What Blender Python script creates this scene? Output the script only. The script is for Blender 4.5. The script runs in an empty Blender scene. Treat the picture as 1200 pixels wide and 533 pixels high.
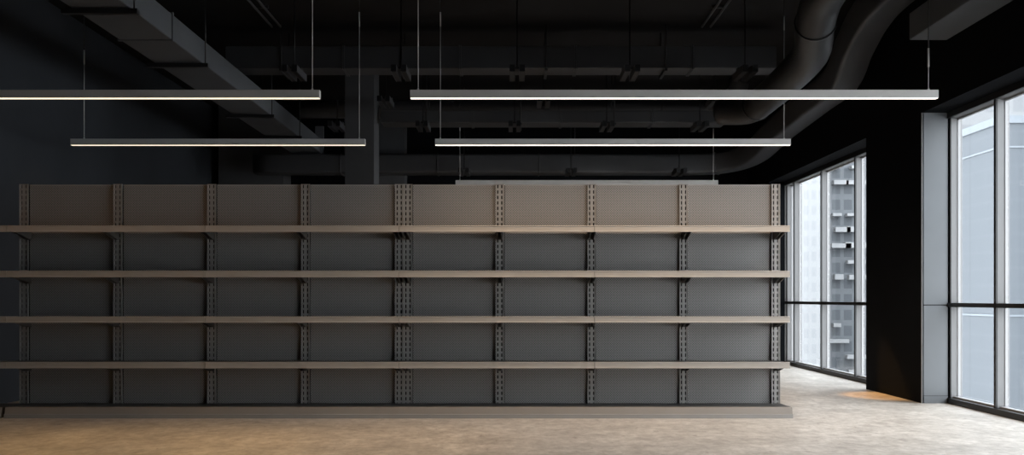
import bpy, bmesh, math
from mathutils import Vector, Matrix

scene = bpy.context.scene
C = scene.collection

# ------------------------------------------------------------------ camera, world, exposure
cam_d = bpy.data.cameras.new('camera')
cam = bpy.data.objects.new('camera', cam_d)
C.objects.link(cam)
cam_d.sensor_width = 36.0
cam_d.lens = 30.0
cam_d.shift_y = 83.5 / 1200.0
cam_d.clip_end = 500
cam.location = (0, 0, 1.244)
cam.rotation_euler = (math.radians(90), 0, 0)
scene.camera = cam

SKY = 8.0            # overcast sky strength
LAMP = 11.0          # linear pendant output, watts per metre
w = bpy.data.worlds.new('overcast_sky')
scene.world = w
w.use_nodes = True
nt = w.node_tree
nt.nodes.clear()
out = nt.nodes.new('ShaderNodeOutputWorld')
bg = nt.nodes.new('ShaderNodeBackground')
tc = nt.nodes.new('ShaderNodeTexCoord')
sp = nt.nodes.new('ShaderNodeSeparateXYZ')
cr = nt.nodes.new('ShaderNodeValToRGB')
cr.color_ramp.elements[0].position = 0.0
cr.color_ramp.elements[0].color = (0.95, 0.975, 1.0, 1)
cr.color_ramp.elements[1].position = 0.6
cr.color_ramp.elements[1].color = (0.88, 0.94, 1.0, 1)
nt.links.new(tc.outputs['Generated'], sp.inputs[0])
nt.links.new(sp.outputs['Z'], cr.inputs[0])
nt.links.new(cr.outputs[0], bg.inputs[0])
bg.inputs[1].default_value = SKY
nt.links.new(bg.outputs[0], out.inputs[0])

scene.view_settings.view_transform = 'Standard'
scene.view_settings.look = 'None'
scene.view_settings.exposure = 0.15
scene.view_settings.gamma = 1.0
scene.view_settings.use_curve_mapping = False
scene.cycles.use_denoising = True
scene.cycles.max_bounces = 10
scene.cycles.diffuse_bounces = 6
scene.cycles.sample_clamp_indirect = 4.0
scene.cycles.transparent_max_bounces = 16

# ------------------------------------------------------------------ materials
def mat(name, col, rough=0.5, metal=0.0, spec=0.5, emit=None, es=0.0, vary=0.0, scale=6.0, bump=0.0):
    m = bpy.data.materials.new(name)
    m.use_nodes = True
    t = m.node_tree
    b = t.nodes['Principled BSDF']
    b.inputs['Roughness'].default_value = rough
    b.inputs['Metallic'].default_value = metal
    b.inputs['Specular IOR Level'].default_value = spec
    c4 = (*col, 1)
    b.inputs['Base Color'].default_value = c4
    if vary or bump:
        tcn = t.nodes.new('ShaderNodeTexCoord')
        n = t.nodes.new('ShaderNodeTexNoise')
        n.inputs['Scale'].default_value = scale
        n.inputs['Detail'].default_value = 4
        t.links.new(tcn.outputs['Object'], n.inputs['Vector'])
        if vary:
            r = t.nodes.new('ShaderNodeValToRGB')
            r.color_ramp.elements[0].position = 0.3
            r.color_ramp.elements[1].position = 0.7
            r.color_ramp.elements[0].color = (*[c * (1 - vary) for c in col], 1)
            r.color_ramp.elements[1].color = (*[min(1, c * (1 + vary)) for c in col], 1)
            t.links.new(n.outputs['Fac'], r.inputs[0])
            t.links.new(r.outputs[0], b.inputs['Base Color'])
        if bump:
            bp = t.nodes.new('ShaderNodeBump')
            bp.inputs['Strength'].default_value = bump
            bp.inputs['Distance'].default_value = 0.01
            t.links.new(n.outputs['Fac'], bp.inputs['Height'])
            t.links.new(bp.outputs[0], b.inputs['Normal'])
    if emit:
        b.inputs['Emission Color'].default_value = (*emit, 1)
        b.inputs['Emission Strength'].default_value = es
    return m

def floor_mat():
    m = bpy.data.materials.new('polished_stone_floor')
    m.use_nodes = True
    t = m.node_tree
    b = t.nodes['Principled BSDF']
    tcn = t.nodes.new('ShaderNodeTexCoord')
    def noise(sx, sy, scale, detail, rough=0.55):
        mp = t.nodes.new('ShaderNodeMapping')
        mp.inputs['Scale'].default_value = (sx, sy, 1)
        t.links.new(tcn.outputs['Object'], mp.inputs[0])
        n = t.nodes.new('ShaderNodeTexNoise')
        n.inputs['Scale'].default_value = scale
        n.inputs['Detail'].default_value = detail
        n.inputs['Roughness'].default_value = rough
        t.links.new(mp.outputs[0], n.inputs['Vector'])
        return n
    n1 = noise(1, 1, 2.6, 8, 0.65)
    n2 = noise(1, 0.8, 11, 6, 0.7)
    n3 = noise(1, 0.55, 13, 6, 0.72)
    r1 = t.nodes.new('ShaderNodeValToRGB')
    r1.color_ramp.elements[0].position = 0.32
    r1.color_ramp.elements[0].color = (0.36, 0.335, 0.305, 1)
    r1.color_ramp.elements[1].position = 0.68
    r1.color_ramp.elements[1].color = (0.60, 0.57, 0.53, 1)
    t.links.new(n1.outputs['Fac'], r1.inputs[0])
    r2 = t.nodes.new('ShaderNodeValToRGB')
    r2.color_ramp.elements[0].position = 0.36
    r2.color_ramp.elements[0].color = (0.70, 0.69, 0.67, 1)
    r2.color_ramp.elements[1].position = 0.62
    r2.color_ramp.elements[1].color = (1.05, 1.05, 1.05, 1)
    t.links.new(n2.outputs['Fac'], r2.inputs[0])
    r3 = t.nodes.new('ShaderNodeValToRGB')
    r3.color_ramp.elements[0].position = 0.30
    r3.color_ramp.elements[0].color = (0.50, 0.46, 0.42, 1)
    r3.color_ramp.elements[1].position = 0.42
    r3.color_ramp.elements[1].color = (1, 1, 1, 1)
    t.links.new(n3.outputs['Fac'], r3.inputs[0])
    def mul(a, c):
        x = t.nodes.new('ShaderNodeMix')
        x.data_type = 'RGBA'
        x.blend_type = 'MULTIPLY'
        x.inputs[0].default_value = 1
        t.links.new(a, x.inputs[6])
        t.links.new(c, x.inputs[7])
        return x.outputs[2]
    col = mul(mul(r1.outputs[0], r2.outputs[0]), r3.outputs[0])
    t.links.new(col, b.inputs['Base Color'])
    b.inputs['Roughness'].default_value = 0.42
    b.inputs['Specular IOR Level'].default_value = 0.45
    bp = t.nodes.new('ShaderNodeBump')
    bp.inputs['Strength'].default_value = 0.12
    bp.inputs['Distance'].default_value = 0.004
    t.links.new(n2.outputs['Fac'], bp.inputs['Height'])
    t.links.new(bp.outputs[0], b.inputs['Normal'])
    return m

def pegboard_mat():
    # painted sheet steel pierced by a fine staggered grid of round holes
    m = bpy.data.materials.new('perforated_grey_steel')
    m.use_nodes = True
    t = m.node_tree
    b = t.nodes['Principled BSDF']
    tcn = t.nodes.new('ShaderNodeTexCoord')
    sep = t.nodes.new('ShaderNodeSeparateXYZ')
    t.links.new(tcn.outputs['Object'], sep.inputs[0])
    k = 2 * math.pi / 0.026
    def m2(op, a, bb=None):
        n = t.nodes.new('ShaderNodeMath')
        n.operation = op
        for i, v in enumerate((a, bb)):
            if v is None: continue
            if isinstance(v, (int, float)): n.inputs[i].default_value = v
            else: t.links.new(v, n.inputs[i])
        return n.outputs[0]
    cx = m2('COSINE', m2('MULTIPLY', sep.outputs['X'], k))
    cz = m2('COSINE', m2('MULTIPLY', sep.outputs['Z'], k))
    pr = m2('MULTIPLY', cx, cz)
    mask = m2('GREATER_THAN', pr, 0.42)
    mix = t.nodes.new('ShaderNodeMix')
    mix.data_type = 'RGBA'
    mix.inputs[6].default_value = (0.235, 0.228, 0.222, 1)
    mix.inputs[7].default_value = (0.06, 0.057, 0.053, 1)
    t.links.new(mask, mix.inputs[0])
    t.links.new(mix.outputs[2], b.inputs['Base Color'])
    b.inputs['Roughness'].default_value = 0.55
    b.inputs['Specular IOR Level'].default_value = 0.3
    return m

def glass_mat():
    m = bpy.data.materials.new('window_glass')
    m.use_nodes = True
    t = m.node_tree
    t.nodes.clear()
    o = t.nodes.new('ShaderNodeOutputMaterial')
    tr = t.nodes.new('ShaderNodeBsdfTransparent')
    tr.inputs[0].default_value = (0.94, 0.95, 0.955, 1)
    gl = t.nodes.new('ShaderNodeBsdfGlossy')
    gl.inputs['Roughness'].default_value = 0.02
    lw = t.nodes.new('ShaderNodeLayerWeight')
    lw.inputs[0].default_value = 0.5
    pw = t.nodes.new('ShaderNodeMath')
    pw.operation = 'POWER'
    pw.inputs[1].default_value = 4.0
    ml = t.nodes.new('ShaderNodeMath')
    ml.operation = 'MULTIPLY_ADD'
    ml.inputs[1].default_value = 0.35
    ml.inputs[2].default_value = 0.025
    t.links.new(lw.outputs['Facing'], pw.inputs[0])
    t.links.new(pw.outputs[0], ml.inputs[0])
    mx = t.nodes.new('ShaderNodeMixShader')
    t.links.new(ml.outputs[0], mx.inputs[0])
    t.links.new(tr.outputs[0], mx.inputs[1])
    t.links.new(gl.outputs[0], mx.inputs[2])
    t.links.new(mx.outputs[0], o.inputs[0])
    return m

def facade_mat(name, wall, pane, fx, fz, bx, bz, axis='X'):
    # storey bands and window rows of a distant facade
    m = bpy.data.materials.new(name)
    m.use_nodes = True
    t = m.node_tree
    b = t.nodes['Principled BSDF']
    tcn = t.nodes.new('ShaderNodeTexCoord')
    sep = t.nodes.new('ShaderNodeSeparateXYZ')
    t.links.new(tcn.outputs['Object'], sep.inputs[0])
    def m2(op, a, bb=None):
        n = t.nodes.new('ShaderNodeMath')
        n.operation = op
        for i, v in enumerate((a, bb)):
            if v is None: continue
            if isinstance(v, (int, float)): n.inputs[i].default_value = v
            else: t.links.new(v, n.inputs[i])
        return n.outputs[0]
    h = m2('ADD', sep.outputs['X'], sep.outputs['Y'])
    a = m2('GREATER_THAN', m2('FRACT', m2('DIVIDE', m2('ADD', h, 500.0), fx)), bx)
    c = m2('GREATER_THAN', m2('FRACT', m2('DIVIDE', m2('ADD', sep.outputs['Z'], 500.0), fz)), bz)
    mk = m2('MULTIPLY', a, c)
    mix = t.nodes.new('ShaderNodeMix')
    mix.data_type = 'RGBA'
    mix.inputs[6].default_value = (*wall, 1)
    mix.inputs[7].default_value = (*pane, 1)
    t.links.new(mk, mix.inputs[0])
    t.links.new(mix.outputs[2], b.inputs['Base Color'])
    b.inputs['Roughness'].default_value = 0.6
    b.inputs['Specular IOR Level'].default_value = 0.2
    return m

M = {}
M['floor'] = floor_mat()
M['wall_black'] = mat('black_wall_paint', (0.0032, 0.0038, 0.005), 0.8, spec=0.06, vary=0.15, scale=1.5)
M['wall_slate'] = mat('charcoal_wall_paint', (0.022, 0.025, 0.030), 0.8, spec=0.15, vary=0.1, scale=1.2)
M['ceil'] = mat('black_ceiling_paint', (0.007, 0.007, 0.008), 0.8, spec=0.2, vary=0.2, scale=1.2)
M['duct'] = mat('dark_grey_painted_duct', (0.037, 0.038, 0.041), 0.5, spec=0.35, vary=0.08, scale=2.0)
M['duct_side'] = mat('grey_painted_duct', (0.080, 0.086, 0.094), 0.6, spec=0.2, vary=0.08, scale=2.0)
M['duct_round'] = mat('black_painted_round_duct', (0.017, 0.017, 0.018), 0.45, spec=0.3, vary=0.08, scale=2.0)
M['column'] = mat('grey_painted_concrete', (0.060, 0.062, 0.066), 0.8, spec=0.15, vary=0.08, scale=2.0)
M['black_metal'] = mat('black_metal', (0.012, 0.012, 0.013), 0.45, spec=0.4, vary=0.1)
M['spot_metal'] = mat('charcoal_spotlight_metal', (0.007, 0.007, 0.008), 0.5, spec=0.25, vary=0.1)
M['peg'] = pegboard_mat()
M['steel'] = mat('taupe_grey_steel', (0.265, 0.257, 0.248), 0.45, spec=0.4, vary=0.03, scale=3)
M['rail'] = mat('lamp_warmed_shelf_edge', (0.33, 0.305, 0.275), 0.45, spec=0.4, vary=0.04, scale=3)  # taupe made lighter and warmer for the lamp light on the edges
M['shelf'] = mat('shade_darkened_shelf_steel', (0.06, 0.056, 0.052), 0.5, spec=0.35, vary=0.03, scale=3)  # taupe steel darkened to put shade under the shelves and on brackets
M['base'] = mat('taupe_base_steel', (0.26, 0.235, 0.21), 0.45, spec=0.4, vary=0.03, scale=3)
M['slot'] = mat('slot_interior', (0.02, 0.019, 0.018), 0.8, spec=0.1, vary=0.05)
M['alu'] = mat('grey_aluminium_frame', (0.15, 0.15, 0.152), 0.5, spec=0.4, vary=0.03, scale=2)
M['alu_light'] = mat('pale_aluminium_bead', (0.28, 0.28, 0.285), 0.4, spec=0.5, vary=0.02, scale=2)
M['jamb'] = mat('grey_jamb_panel', (0.14, 0.15, 0.16), 0.6, spec=0.3, vary=0.05, scale=1.5)
M['lamp'] = mat('pendant_aluminium', (0.52, 0.51, 0.50), 0.4, spec=0.5, vary=0.03, scale=3)
M['glow'] = mat('pendant_diffuser', (0.8, 0.8, 0.8), 0.5, emit=(1.0, 0.90, 0.74), es=2.0, vary=0.01)
M['glow_dim'] = mat('pendant_diffuser_dimmed', (0.8, 0.8, 0.8), 0.5, emit=(1.0, 0.86, 0.60), es=1.3, vary=0.01)
M['cable'] = mat('steel_cable', (0.45, 0.45, 0.44), 0.4, spec=0.5, vary=0.03)
M['glass'] = glass_mat()
M['street'] = mat('asphalt_street', (0.10, 0.10, 0.10), 0.9, vary=0.2, scale=0.3)

# ------------------------------------------------------------------ mesh helpers
class MB:
    def __init__(s):
        s.v, s.f, s.m, s.sm = [], [], [], []
    def box(s, x0, x1, y0, y1, z0, z1, mi=0):
        x0, x1 = min(x0, x1), max(x0, x1); y0, y1 = min(y0, y1), max(y0, y1); z0, z1 = min(z0, z1), max(z0, z1)
        n = len(s.v)
        s.v += [(x, y, z) for z in (z0, z1) for y in (y0, y1) for x in (x0, x1)]
        for q in ((0, 2, 3, 1), (4, 5, 7, 6), (0, 1, 5, 4), (2, 6, 7, 3), (0, 4, 6, 2), (1, 3, 7, 5)):
            s.f.append([n + i for i in q]); s.m.append(mi); s.sm.append(False)
        return s
    def prism(s, prof, x0, x1, mi=0):
        """profile of (y, z) points extruded along x"""
        n = len(s.v); k = len(prof)
        s.v += [(x0, y, z) for y, z in prof] + [(x1, y, z) for y, z in prof]
        for i in range(k):
            j = (i + 1) % k
            s.f.append([n + i, n + j, n + k + j, n + k + i]); s.m.append(mi); s.sm.append(False)
        s.f.append([n + i for i in range(k)][::-1]); s.f.append([n + k + i for i in range(k)])
        s.m += [mi, mi]; s.sm += [False, False]
        return s
    def sweep(s, pts, rad, seg=20, mi=0, smooth=True, square=False, cap=True):
        """tube along pts; rad = radius or (half_a, half_b) for a rounded box section"""
        pts = [Vector(p) for p in pts]
        n0 = len(s.v); rings = len(pts)
        t0 = (pts[1] - pts[0]).normalized()
        up = Vector((0, 0, 1)) if abs(t0.z) < 0.9 else Vector((0, 1, 0))
        a = t0.cross(up).normalized(); b = a.cross(t0).normalized()
        for i, p in enumerate(pts):
            t = (pts[min(i + 1, rings - 1)] - pts[max(i - 1, 0)]).normalized()
            a = (a - t * a.dot(t)).normalized(); b = a.cross(t).normalized()
            for k in range(seg):
                an = 2 * math.pi * (k + (0.5 if seg == 4 else 0)) / seg
                ca, sa = math.cos(an), math.sin(an)
                if isinstance(rad, tuple):
                    e = 0.25
                    ca = math.copysign(abs(ca) ** e, ca) * rad[0]; sa = math.copysign(abs(sa) ** e, sa) * rad[1]
                else:
                    ca *= rad; sa *= rad
                s.v.append(tuple(p + a * ca + b * sa))
        for i in range(rings - 1):
            for k in range(seg):
                j = (k + 1) % seg
                s.f.append([n0 + i * seg + k, n0 + i * seg + j, n0 + (i + 1) * seg + j, n0 + (i + 1) * seg + k])
                s.m.append(mi); s.sm.append(smooth)
        if cap:
            s.f.append([n0 + k for k in range(seg)][::-1]); s.f.append([n0 + (rings - 1) * seg + k for k in range(seg)])
            s.m += [mi, mi]; s.sm += [False, False]
        return s
    def build(s, name, mats, parent=None, bevel=0.0, at=(0, 0, 0)):
        me = bpy.data.meshes.new(name)
        me.from_pydata(s.v, [], s.f)
        if not isinstance(mats, (list, tuple)): mats = [mats]
        for m_ in mats: me.materials.append(m_)
        for p, mi, sm in zip(me.polygons, s.m, s.sm):
            p.material_index = mi; p.use_smooth = sm
        bm = bmesh.new(); bm.from_mesh(me); bmesh.ops.recalc_face_normals(bm, faces=bm.faces); bm.to_mesh(me); bm.free()
        o = bpy.data.objects.new(name, me)
        C.objects.link(o)
        o.location = at
        if parent: o.parent = parent
        if bevel:
            md = o.modifiers.new('bevel', 'BEVEL'); md.width = bevel; md.segments = 2; md.limit_method = 'ANGLE'
        return o

def empty(name, loc=(0, 0, 0)):
    o = bpy.data.objects.new(name, None); o.empty_display_size = 0.2
    C.objects.link(o); o.location = loc
    return o
def tag(o, label, cat, group=None, kind=None):
    o['label'] = label; o['category'] = cat
    if group: o['group'] = group
    if kind: o['kind'] = kind
    return o
def struct(o):
    o['kind'] = 'structure'
    return o
def curve(points, n=10):
    """Catmull-Rom through points"""
    P = [Vector(p) for p in points]; P = [P[0] * 2 - P[1]] + P + [P[-1] * 2 - P[-2]]
    r = []
    for i in range(1, len(P) - 2):
        for k in range(n):
            t = k / n
            a, b, c, d = P[i - 1], P[i], P[i + 1], P[i + 2]
            r.append(0.5 * ((2 * b) + (c - a) * t + (2 * a - 5 * b + 4 * c - d) * t * t + (3 * b - a - 3 * c + d) * t ** 3))
    r.append(P[-2])
    return r

# ------------------------------------------------------------------ room shell
XL, X1, XI, XG = -6.02, 4.88, 5.21, 5.32       # left wall, right wall inner face, frame inner face, glass
XO = 5.35
YF, YB = -3.0, 17.6
H = 5.1
ZS = 3.46                                      # window soffit
Y_N0, Y_N1 = 3.4, 10.17                       # near window opening along y
Y_P1 = 11.76                                   # pier far edge
Y_F1 = 16.20                                   # far window far edge
struct(MB().box(XL - .2, XO, YF - .2, YB + .2, -0.2, 0).build('floor', M['floor']))
struct(MB().box(XL - .2, XO, YF - .2, YB + .2, H, H + .2).build('ceiling', M['ceil']))
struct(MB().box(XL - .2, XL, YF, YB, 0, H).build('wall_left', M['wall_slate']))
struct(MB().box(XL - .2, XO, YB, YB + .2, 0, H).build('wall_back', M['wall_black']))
struct(MB().box(XL - .2, XO, YF - .2, YF, 0, H).build('wall_front', M['wall_slate']))
wr = MB()
wr.box(X1, XO, YF, YB, ZS, H)                  # header
wr.box(X1, XO, YF, Y_N0, 0, ZS)
wr.box(X1, XO, Y_N1, Y_P1, 0, ZS)              # pier between the windows
wr.box(X1, XO, Y_F1, YB, 0, ZS)
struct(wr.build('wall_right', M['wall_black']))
# aluminium corner bead and jamb lining on the pier, facing the room's front
tj = MB()
tj.box(X1 + .025, XI - .02, Y_N1 - .006, Y_N1, 0.09, 1.165)
tj.box(X1 + .025, XI - .02, Y_N1 - .006, Y_N1, 1.175, ZS)
tj.box(X1 + .025, XI - .02, Y_N1 - .012, Y_N1, 0, 0.085)
struct(tj.build('trim_1', M['jamb']))
struct(MB().box(X1 - .004, X1 + .008, Y_N1 - .014, Y_N1 + .006, 0, ZS).build('trim_2', M['alu']))
struct(MB().box(X1 + .30, XI, Y_F1 - .006, Y_F1, 0, ZS).build('trim_3', M['alu']))

def window(name, y0, y1, mull, h=ZS):
    root = struct(empty(name, (XI, (y0 + y1) / 2, 0)))
    o = Vector(root.location)
    def B(*a):
        x0_, x1_, ya, yb, za, zb = a[:6]
        return (x0_ - o.x, x1_ - o.x, ya - o.y, yb - o.y, za, zb)
    # outer frame: black inner face, grey reveals
    fr = MB()
    for za, zb in ((0, .065), (h - .07, h)):
        fr.box(*B(XI - .03, XI, y0, y1, za, zb), 1)
        fr.box(*B(XI, XO, y0, y1, za, zb), 1 if za == 0 else 0)
    for ya, yb in ((y0, y0 + .03), (y1 - .03, y1)):
        fr.box(*B(XI, XI + .012, ya, yb, .065, h - .07), 1)
        fr.box(*B(XI + .012, XO, ya, yb, .065, h - .07), 0)
    fr.build('frame', [M['alu'], M['black_metal']], root)
    ledge = MB().box(*B(XI + .035, XG - .012, y0 + .03, y1 - .03, .065, .085))
    ledge.build('sill', M['alu_light'], root)
    for ym in mull:
        m_ = MB()
        m_.box(*B(XI - .012, XI + .008, ym - .002, ym + .038, .065, h - .07), 1)
        m_.box(*B(XI + .008, XG, ym, ym + .036, .065, h - .07), 0)
        m_.box(*B(XG, XO, ym + .004, ym + .03, .065, h - .07), 0)
        m_.build('mullion', [M['alu'], M['black_metal']], root)
    edges = [y0 + .03] + [y for ym in sorted(mull) for y in (ym, ym + .036)] + [y1 - .03]
    for i in range(0, len(edges), 2):
        ya, yb = edges[i], edges[i + 1]
        bd = MB()
        bd.box(*B(XG - .025, XG + .006, ya, ya + .007, .085, h - .075))
        bd.box(*B(XG - .025, XG + .006, yb - .008, yb, .085, h - .075))
        bd.box(*B(XG - .025, XG + .006, ya + .007, yb - .008, h - .09, h - .07))
        bd.build('glazing_bead', M['alu_light'], root)
        MB().box(*B(XG + .006, XG + .012, ya, yb, .066, h - .071)).build('glass_pane', M['glass'], root)
    MB().box(*B(XI - .03, XG, y0, y1, 1.147, 1.195)).build('transom', M['black_metal'], root)
    return root
window('window_1', Y_P1, Y_F1, [12.93, 14.35, 15.74])
window('window_2', Y_N0, Y_N1, [9.17 - 1.44 * k for k in range(4)])

# structural columns standing behind the shelving
struct(MB().box(-5.85, -4.56, 17.0, 17.6, 0, H).build('column', M['column']))
struct(MB().box(-2.66, -2.20, 13.6, 14.12, 0, H).build('column', M['column']))
struct(MB().box(-2.62, -2.09, 16.6, 17.0, 0, H).build('column', M['column']))

# ------------------------------------------------------------------ gondola shelving
YBK = 9.35
TIERS = [2.013, 1.537, 1.060, 0.582]
def slotted_upright():
    m_ = MB(); hw, t = .047, .022
    ya, yb = YBK - t, YBK + .02
    m_.box(-hw + .004, hw - .004, YBK - .008, yb + .01, .1, 2.49, 1)            # dark back of the slots
    cols = (-.024, .020)
    xs = [-hw, cols[0] - .0075, cols[0] + .0075, cols[1] - .0075, cols[1] + .0075, hw]
    for a, b in ((0, 1), (2, 3), (4, 5)):
        m_.box(xs[a], xs[b], ya, YBK - .008, .1, 2.497, 0)
    z = .11
    while z < 2.49:
        zt = min(z + .022, 2.497)
        for c in cols:
            m_.box(c - .0075, c + .0075, ya, YBK - .008, z, zt, 0)
        z += .0595
    m_.box(-hw, -hw + .006, YBK - .027, YBK - .008, .1, 2.497, 0)
    m_.box(hw - .006, hw, YBK - .027, YBK - .008, .1, 2.497, 0)
    return m_
def bracket_mb():
    m_ = MB()
    for x in (-.024, .020):
        m_.prism([(YBK - .036, -.033), (YBK - .036, -.125), (YBK - .10, -.118), (8.975, -.048), (8.975, -.033)], x - .005, x + .005)
    m_.box(-.029, .025, YBK - .05, YBK - .036, -.125, -.033)
    return m_
up_mesh = None; br_mesh = None
def instance(name, src, parent, loc):
    o = src.copy(); o.name = name; C.objects.link(o); o.parent = parent; o.location = loc
    return o
def gondola(label, xs, spans, base, panels=True, uprights=None):
    """xs: upright centres, spans: (x0, x1, bracket xs) for every shelf, base: (x0, x1)"""
    global up_mesh, br_mesh
    cx = (base[0] + base[1]) / 2
    root = tag(empty('gondola_shelving', (cx, YBK, 0)), label, 'shelving')
    off = lambda x: x - cx
    def shift(mb):
        mb.v = [(x - cx, y - YBK, z) for x, y, z in mb.v]; return mb
    for x in (uprights if uprights is not None else xs):
        if up_mesh is None:
            up = slotted_upright(); up.v = [(a, b - YBK, c) for a, b, c in up.v]
            up_mesh = up.build('upright', [M['steel'], M['slot']], root); up_mesh.location = (off(x), 0, 0)
        else:
            instance('upright', up_mesh, root, (off(x), 0, 0))
    if panels:
        ss = sorted(xs)
        for a, b in zip(ss, ss[1:]):
            m_ = MB().box(a + .053, b - .047, YBK, YBK + .015, .1, 2.494)
            m_.box(a + .053, b - .047, YBK - .004, YBK, 2.482, 2.494, 1)
            shift(m_).build('back_panel', [M['peg'], M['steel']], root)
        shift(MB().box(ss[0] - .045, ss[-1] + .045, YBK + .03, YBK + .05, .02, 2.496)).build('rear_sheet', M['shelf'], root)
    for z in TIERS:
        for x0, x1, bxs in spans:
            g = .0025
            tr = MB().box(x0 + g, x1 - g, 8.958, YBK - .036, z - .032, z - .012)
            tr.box(x0 + g, x1 - g, 8.958, 8.966, z - .066, z - .012)
            tr.box(x0 + g, x0 + g + .004, 8.966, YBK - .05, z - .05, z - .032).box(x1 - g - .004, x1 - g, 8.966, YBK - .05, z - .05, z - .032)
            sh = shift(tr).build('shelf', M['shelf'], root)
            rl = MB().prism([(8.957, z), (8.946, z), (8.944, z - .008), (8.949, z - .012), (8.947, z - .052), (8.940, z - .056), (8.940, z - .068), (8.957, z - .068)], x0 + g, x1 - g)
            shift(rl).build('price_rail', M['rail'], sh)
            for bx in bxs:
                if br_mesh is None:
                    b_ = bracket_mb(); b_.v = [(a, b - YBK, c) for a, b, c in b_.v]
                    br_mesh = b_.build('bracket', M['shelf'], sh); br_mesh.location = (off(bx), 0, z)
                else:
                    instance('bracket', br_mesh, sh, (off(bx), 0, z))
    bs = MB().prism([(YBK - .036, .0), (YBK - .036, .104), (8.925, .111), (8.925, .0)], base[0], base[1])
    shift(bs).build('base_deck', M['shelf'], root)
    bf = MB().prism([(8.925, .0), (8.925, .113), (8.908, .108), (8.896, .044), (8.90, .0)], base[0], base[1])
    shift(bf).build('base_front', M['base'], root)
    kp = MB().prism([(8.897, .044), (8.880, .040), (8.878, .0), (8.90, .0)], base[0], base[1])
    shift(kp).build('kick_plate', M['steel'], root)
    return root
R = [2.883 - 1.005 * k for k in range(5)]                 # 2.883 ... -1.137
Lc = [-1.232 - 1.026 * k for k in range(5)]               # -1.232 ... -5.336
RS, RM, RE = -1.1845, .867, 2.916
gondola('right-hand run of grey perforated shelving, ending beside the windows', R,
        [(RM, RE, [R[0] - .006, R[1]]), (RS, RM, [R[2] - .01, R[3], R[4]])], (RS, 2.925))
LM, LE = -3.22, -5.30
gondola('darker left-hand run of grey perforated shelving, joined to the middle seam', Lc,
        [(LM, RS, [Lc[0], Lc[1]]), (LE, LM, [Lc[2] + .01, Lc[3], Lc[4] + .066])], (-5.29, RS))
# next run at the left edge of the frame: shelves and base, no back panels
gondola('open shelving ends without back panels, cut off by the left edge', [-5.44, -5.93],
        [(-5.98, LE, [-5.93])], (-5.98, -5.33), panels=False, uprights=[-5.93])

# ------------------------------------------------------------------ linear pendant lamps
def pendant(x0, x1, y, label, wires, zb=3.192, group=None, top=H):
    hw = .029
    cx = (x0 + x1) / 2
    root = tag(empty('pendant_light', (cx, y, zb)), label, 'lamp', group)
    hb = MB()
    L = (x1 - x0) / 2
    hb.prism([(-hw, .0), (-hw, .077), (hw, .077), (hw, .0), (hw - .003, .0), (hw - .003, .010), (-hw + .003, .010), (-hw + .003, .0)], -L + .004, L - .004)
    hb.build('housing', M['lamp'], root)
    df = MB().prism([(-.026, -.0015), (-.026, .009), (.026, .009), (.026, -.0015), (.022, -.003), (-.022, -.003)], -L + .004, L - .004)
    df.build('diffuser', M['glow_dim'] if x1 < -1 else M['glow'], root)
    ld = bpy.data.lights.new('pendant_light_strip', 'AREA')
    ld.shape = 'RECTANGLE'; ld.size = 2 * L - .02; ld.size_y = .04
    ld.spread = math.radians(135)
    dim = x1 < -1
    ld.energy = LAMP * 2 * L * (.13 if dim else 1)
    ld.color = (1.0, 0.56, 0.28) if dim else (1.0, 0.74, 0.52)
    lo = bpy.data.objects.new('pendant_light_strip', ld); C.objects.link(lo); lo.parent = root; lo.location = (0, 0, -.006)
    for s_ in (-1, 1):
        MB().box(s_ * L, s_ * (L - .004), -hw, hw, -.002, .077).build('end_cap', M['lamp'], root)
    for wx, zw in wires:
        x = wx - cx
        cb = MB().sweep([(x, 0, .077), (x, 0, zw - zb)], .0042, 8)
        cb.sweep([(x, 0, zw - zb - .18), (x, 0, zw - zb)], .009, 10)
        cb.sweep([(x, 0, .077), (x, 0, .095)], .010, 10)
        if top > zw:
            cb.sweep([(x, 0, zw - zb), (x, 0, top - zb)], .006, 8, mi=1)
            cb.sweep([(x, 0, top - zb - .03), (x, 0, top - zb)], .035, 16, mi=1)
        cb.build('suspension_cable', [M['cable'], M['black_metal']], root)
    return root
pendant(-.988, 4.135, 8.3, 'longest slim pendant lamp, running right towards the near window', [(-.913, 5.0), (4.05, 3.68)])
pendant(-5.97, -1.867, 8.3, 'slim pendant lamp at upper left, cut off by the frame edge', [(-5.90, 5.0), (-1.942, 5.0)])
pendant(-.974, 3.53, 10.83, 'slim pendant lamp hanging right of centre, just under the longest one', [(-.909, 4.88), (3.453, 4.83)])
pendant(-5.59, -1.862, 10.83, 'slim pendant lamp hanging over the left shelving, below the cut-off lamp', [(-5.43, 4.4), (-1.938, 4.88)])
pendant(-.964, 3.52, 14.6, 'most distant pendant lamp, just showing above the shelving top', [(-.891, 4.3), (3.445, 4.15)])

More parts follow.
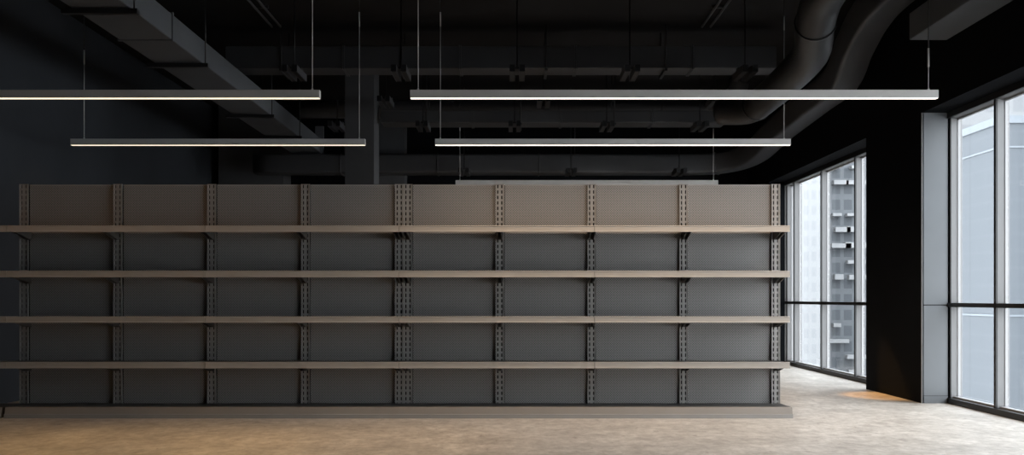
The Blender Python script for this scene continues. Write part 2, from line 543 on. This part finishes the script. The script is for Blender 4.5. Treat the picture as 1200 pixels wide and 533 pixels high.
# ------------------------------------------------------------------ ceiling services
def box_duct(label, x0, x1, y0, y1, z0, z1, seams, side='duct', hang=None, chamfer=0.0):
    root = tag(empty('air_duct', ((x0 + x1) / 2, (y0 + y1) / 2, z0)), label, 'duct')
    o = root.location
    m_ = MB().box(x0 - o.x, x1 - o.x, y0 - o.y, y1 - o.y, 0, z1 - z0)
    m_.build('duct_body', M[side], root, bevel=0.012)
    for a, v in seams:
        f = .014
        if a == 'x':
            s_ = MB()
            for d0 in (-.02, .006):
                s_.box(v + d0 - o.x, v + d0 + .014 - o.x, y0 - f - o.y, y1 + f - o.y, -f, z1 - z0 + f)
        else:
            s_ = MB().box(x0 - f - o.x, x1 + f - o.x, v - o.y, v + .03 - o.y, -f, z1 - z0 + f)
        s_.build('flange', M[side], root)
    for hx, hy in (hang or []):
        h_ = MB()
        if seams and seams[0][0] == 'x' or not seams:
            for yy in (y0 - .02, y1 + .02):
                h_.sweep([(hx - o.x, yy - o.y, -.03), (hx - o.x, yy - o.y, H - z0)], .008, 8)
            h_.box(hx - .02 - o.x, hx + .02 - o.x, y0 - .05 - o.y, y1 + .05 - o.y, -.045, -.015)
        else:
            for xx in (x0 - .04, x1 + .04):
                h_.sweep([(xx - o.x, hy - o.y, -.045), (xx - o.x, hy - o.y, H - z0)], .008, 8)
            h_.box(x0 - .08 - o.x, x1 + .08 - o.x, hy - .03 - o.y, hy + .03 - o.y, -.06, -.015)
        h_.build('hanger', M['black_metal'], root)
    return root
def tube_duct(label, pts, rad, rings=(), mt='duct', n=10, hang=()):
    P = curve(pts, n)
    c = P[len(P) // 2]
    root = tag(empty('air_duct', c), label, 'duct')
    Q = [p - c for p in P]
    MB().sweep(Q, rad, 28 if isinstance(rad, tuple) else 24).build('duct_body', M[mt], root)
    L = [0]
    for a, b in zip(Q, Q[1:]): L.append(L[-1] + (b - a).length)
    for r in rings:
        d = r * L[-1]
        i = max(k for k in range(len(L)) if L[k] <= d); i = min(i, len(Q) - 2)
        p = Q[i].lerp(Q[i + 1], (d - L[i]) / max(1e-6, L[i + 1] - L[i])); t = (Q[i + 1] - Q[i]).normalized()
        rr = tuple(v + .012 for v in rad) if isinstance(rad, tuple) else rad + .012
        MB().sweep([p - t * .012, p + t * .012], rr, 28 if isinstance(rad, tuple) else 24).build('flange', M[mt], root)
    for hp in hang:
        hx, hy, hz = hp
        MB().sweep([(hx - c.x, hy - c.y, hz - c.z), (hx - c.x, hy - c.y, H - c.z)], .008, 8).build('hanger', M['black_metal'], root)
    return root
# long flat duct just under the ceiling (spans the picture)
Yd = 12.0
px = lambda x, y: (x - 600) / 1000.0 * y
box_duct('broad flat duct crossing the ceiling highest up, behind the pendants', px(264, Yd), px(910, Yd), Yd, Yd + .38,
         1.244 + .270 * Yd, 1.244 + .296 * Yd, [('x', px(p, Yd)) for p in (402, 539, 675, 812)], hang=[(px(p, Yd), 0) for p in (330, 470, 640, 780)])
# left beam-like duct running away from the camera
box_duct('light grey box duct running from the top left corner towards the columns', -4.24, -3.67, 2.0, 16.4, 4.04, 4.32,
         [('y', 9.2), ('y', 16.36)], side='duct_side', hang=[(0, 8.2), (0, 10.1), (0, 12.9), (0, 14.6), (0, 5.0)])
ebd = MB().box(-.06, .10, 7.19, 7.24, -.03, .52).build('end_plate', M['duct_side'], bpy.data.objects['air_duct.001'])
ebd.location.x = .235
# paired duct layers behind (y 116-152)
Y2 = 13.9
tube_duct('round duct in mid ceiling, upper of the stacked pair', [(px(334, 15.2), 15.2, 4.62), (0, 15.2, 4.62), (px(800, 15.2), 15.2, 4.62), (px(838, 15.2), 15.1, 4.64), (px(858, 15), 14.8, 4.80), (px(862, 15), 14.7, H - .09)], .16, (.15, .36, .58, .80))
box_duct('flat duct in mid ceiling, lower of the stacked pair', px(446, Y2), px(852, Y2), Y2, Y2 + .42,
         1.244 + .2065 * Y2, 1.244 + .214 * Y2 + .09, [('x', px(p, Y2)) for p in (553, 658, 765)], hang=[(px(p, Y2), 0) for p in (500, 610, 720)])
# lowest duct, turning towards the camera at the right wall
tube_duct('lowest round duct, bending towards the camera beside the right wall',
          [(px(300, 16.3), 16.3, 3.80), (-2, 16.3, 3.80), (1, 16.3, 3.80), (3.3, 16.3, 3.80), (4.05, 16.1, 3.82), (4.40, 15.5, 3.9), (4.44, 14.2, 4.05), (4.44, 12.6, 4.14), (4.43, 11.5, 4.20), (4.34, 10.8, 4.45), (4.31, 10.2, 4.66), (4.31, 9.4, 4.74), (4.31, 7.0, 4.76)],
          (.20, .185), (.09, .19, .295, .48), mt='duct', hang=[(-3.2, 16.3, 3.95), (1.2, 16.3, 3.95)])
# big S-bent round duct
tube_duct('big round duct swooping up in an S bend at upper right',
          [(2.839, 11.609, 3.797), (3.14, 11.28, 3.75), (3.196, 10.528, 3.769), (3.177, 9.776, 3.778), (3.13, 8.93, 3.816), (2.97, 8.366, 3.929), (2.895, 7.896, 4.06), (2.876, 7.144, 4.088), (2.876, 5.17, 4.088)],
          .188, (.10, .52, .66), mt='duct_round', n=12)
box_duct('box duct close to the near window header, top right', 4.42, 4.84, 3.0, 9.5, 4.12, 4.42, [('y', 7.0)], side='duct_side', hang=[(0, 6.2), (0, 4.0)])
# conduits on the ceiling
for xs_, lab in (((-3.36, -3.24), 'pair of thin conduits running along the ceiling at left'), ((2.66, 2.78), 'pair of thin conduits running along the ceiling at right')):
    root = tag(empty('conduit', (sum(xs_) / 2, 7.2, H - .05)), lab, 'conduit')
    for x in xs_:
        MB().sweep([(x - root.location.x, -7, 0), (x - root.location.x, 4.75, 0)], .016, 10).build('pipe', M['duct_side'], root)
    for yy in (-4, -1, 2, 4):
        MB().box(-.1, .1, yy, yy + .03, .012, .046).build('clip', M['duct'], root)

# twin spotlights on thin rods
def twin_spot(name_first=None):
    root = empty('twin_spotlight')
    MB().box(-.10, .10, -.05, .05, .02, .045).build('mounting_plate', M['black_metal'], root)
    for x in (-.062, .062):
        hd = MB().box(x - .032, x + .032, -.25, .25, -.06, .02).box(x - .034, x - .030, -.25, .25, -.068, .02, 1).box(x + .030, x + .034, -.25, .25, -.068, .02, 1).build('lamp_head', [M['spot_metal'], M['duct']], root)
        MB().box(x - .024, x + .024, -.24, .24, -.066, -.060).build('louvre', M['black_metal'], hd)
    return root
proto = twin_spot()
def copy_tree(o, parent=None):
    c = o.copy(); C.objects.link(c)
    if parent: c.parent = parent
    for ch in list(o.children): copy_tree(ch, c)
    return c
rows = [([345, 470, 606, 738, 873], 10.8, 4.12, 'front row, hung before the highest duct',
         ['far left', 'second from the left', 'middle', 'second from the right', 'far right']),
        ([452, 637, 838], 13.0, 4.26, 'row just below the longest lamp', ['left', 'middle', 'right']),
        ([395, 496, 603, 711, 820], 13.5, 3.99, 'row before the stacked ducts',
         ['far left', 'second from the left', 'middle', 'second from the right', 'far right']),
        ([544, 669, 796], 15.6, 3.58, 'lowest row, before the lowest duct', ['left', 'middle', 'right'])]
first = True
for pxs, y, z, rl_, names in rows:
    for p, nm in zip(pxs, names):
        o = proto if first else copy_tree(proto)
        first = False
        o.location = (px(p, y), y, z)
        MB().sweep([(0, 0, .045), (0, 0, H - z)], .008, 8).build('rod', M['spot_metal'], o)
        tag(o, 'dark twin spotlight, %s of the %s' % (nm, rl_), 'spotlight')

# row over the aisle in front of the left shelving: warm pools on the floor
for x, nm, e in ((-5.0, 'left', 130), (-3.2, 'middle', 250), (-1.4, 'right', 210)):
    o = copy_tree(proto)
    for ch in list(o.children):
        if ch.name.startswith('rod'): bpy.data.objects.remove(ch)
    o.location = (x, 7.1, 4.3)
    MB().sweep([(0, 0, .045), (0, 0, H - 4.3)], .008, 8).build('rod', M['spot_metal'], o)
    tag(o, 'dark twin spotlight over the aisle before the left shelving, %s of its row' % nm, 'spotlight')
    ld = bpy.data.lights.new('warm_beam', 'SPOT')
    ld.energy = e; ld.color = (1.0, 0.60, 0.22); ld.spot_size = math.radians(52); ld.spot_blend = 1.0; ld.shadow_soft_size = .03
    lo = bpy.data.objects.new('warm_beam', ld); C.objects.link(lo); lo.parent = o; lo.location = (0, 0, -.09)
# the right-hand spotlight of the second row throws a warm pool beside the pier
for o in list(C.objects):
    if o.get('label', '').startswith('dark twin spotlight, right of the row just below'):
        ld = bpy.data.lights.new('warm_beam', 'SPOT')
        ld.energy = 1100; ld.color = (1.0, 0.50, 0.15); ld.spot_size = math.radians(12); ld.spot_blend = 0.6; ld.shadow_soft_size = .03
        lo = bpy.data.objects.new('warm_beam', ld); C.objects.link(lo); lo.parent = o
        lo.location = (.062, 0, -.09)
        d_ = Vector((4.72, 10.95, 0)) - (o.location + lo.location)
        lo.rotation_euler = d_.to_track_quat('-Z', 'Y').to_euler()

# ------------------------------------------------------------------ city outside
struct(MB().box(5.9, 160, -60, 200, -30.5, -30).build('street_ground', M['street']))
fm = facade_mat('hazy_blue_facade', (0.064, 0.072, 0.081), (0.060, 0.068, 0.077), 60.0, 0.9, 0.0, 0.16)
fb = mat('hazy_blue_parapet', (0.10, 0.115, 0.13), 0.7, vary=.03)
b = tag(empty('office_building', (35, 47.5, -30)), 'hazy blue office block filling the near window', 'building')
MB().box(-9.2, 14, -2.5, 2.5, 0, 40.5).build('facade', fm, b)
m_ = MB()
for k in range(5): m_.box(-9.26, 14.06, -2.56, 2.56, 3.6 + 8.9 * k, 3.70 + 8.9 * k)
m_.build('floor_band', fb, b)
MB().box(-9.3, 14.3, -2.6, 2.6, 40.5, 40.9).build('parapet', fb, b)
MB().box(-4, 3, -2, 2, 40.9, 43).build('roof_plant', fb, b)
b = tag(empty('residential_tower', (23.4, 66, -30)), 'white tower with a fine window grid, in the far window\'s left panes', 'building')
MB().box(-3.2, -.9, -5, 5, 0, 80).build('facade', facade_mat('white_tower_facade', (0.21, 0.215, 0.22), (0.188, 0.194, 0.20), 0.55, 1.1, 0.4, 0.4), b)
MB().box(-3.4, -.7, -5.2, 5.2, 80, 81).build('parapet', fb, b)
b = tag(empty('balcony_tower', (26.8, 70, -30)), 'grey glass tower with white balcony bands, in the far window\'s right pane', 'building')
MB().box(-2.6, 4.5, -5, 5, 0, 76).build('facade', facade_mat('glass_tower_facade', (0.10, 0.107, 0.115), (0.065, 0.072, 0.08), 0.9, 1.2, 0.3, 0.35), b)
m_ = MB()
import random
rnd = random.Random(4)
for k in range(62):
    for x0 in (-2.8, -1.6, 0.2, 2.3):
        if rnd.random() < .62:
            m_.box(x0 + rnd.uniform(0, .5), x0 + rnd.uniform(.8, 1.7), -5.5, -5, 1.5 + 1.2 * k, 1.5 + 1.2 * k + rnd.uniform(.2, .42))
m_.build('balcony', mat('white_balcony', (0.21, 0.215, 0.22), .7, vary=.02), b)
MB().box(-2.8, 4.7, -5.2, 5.2, 76, 77).build('parapet', fb, b)
b = tag(empty('background_tower', (62, 100, -30)), 'pale tower rising above the hazy blue block', 'building')
MB().box(-14, 20, -6, 10, 0, 95).build('facade', facade_mat('pale_tower_facade', (0.15, 0.155, 0.16), (0.125, 0.13, 0.137), 3.0, 3.2, 0.4, 0.45), b)
MB().box(-14.3, 20.3, -6.3, 10.3, 95, 96).build('parapet', fb, b)
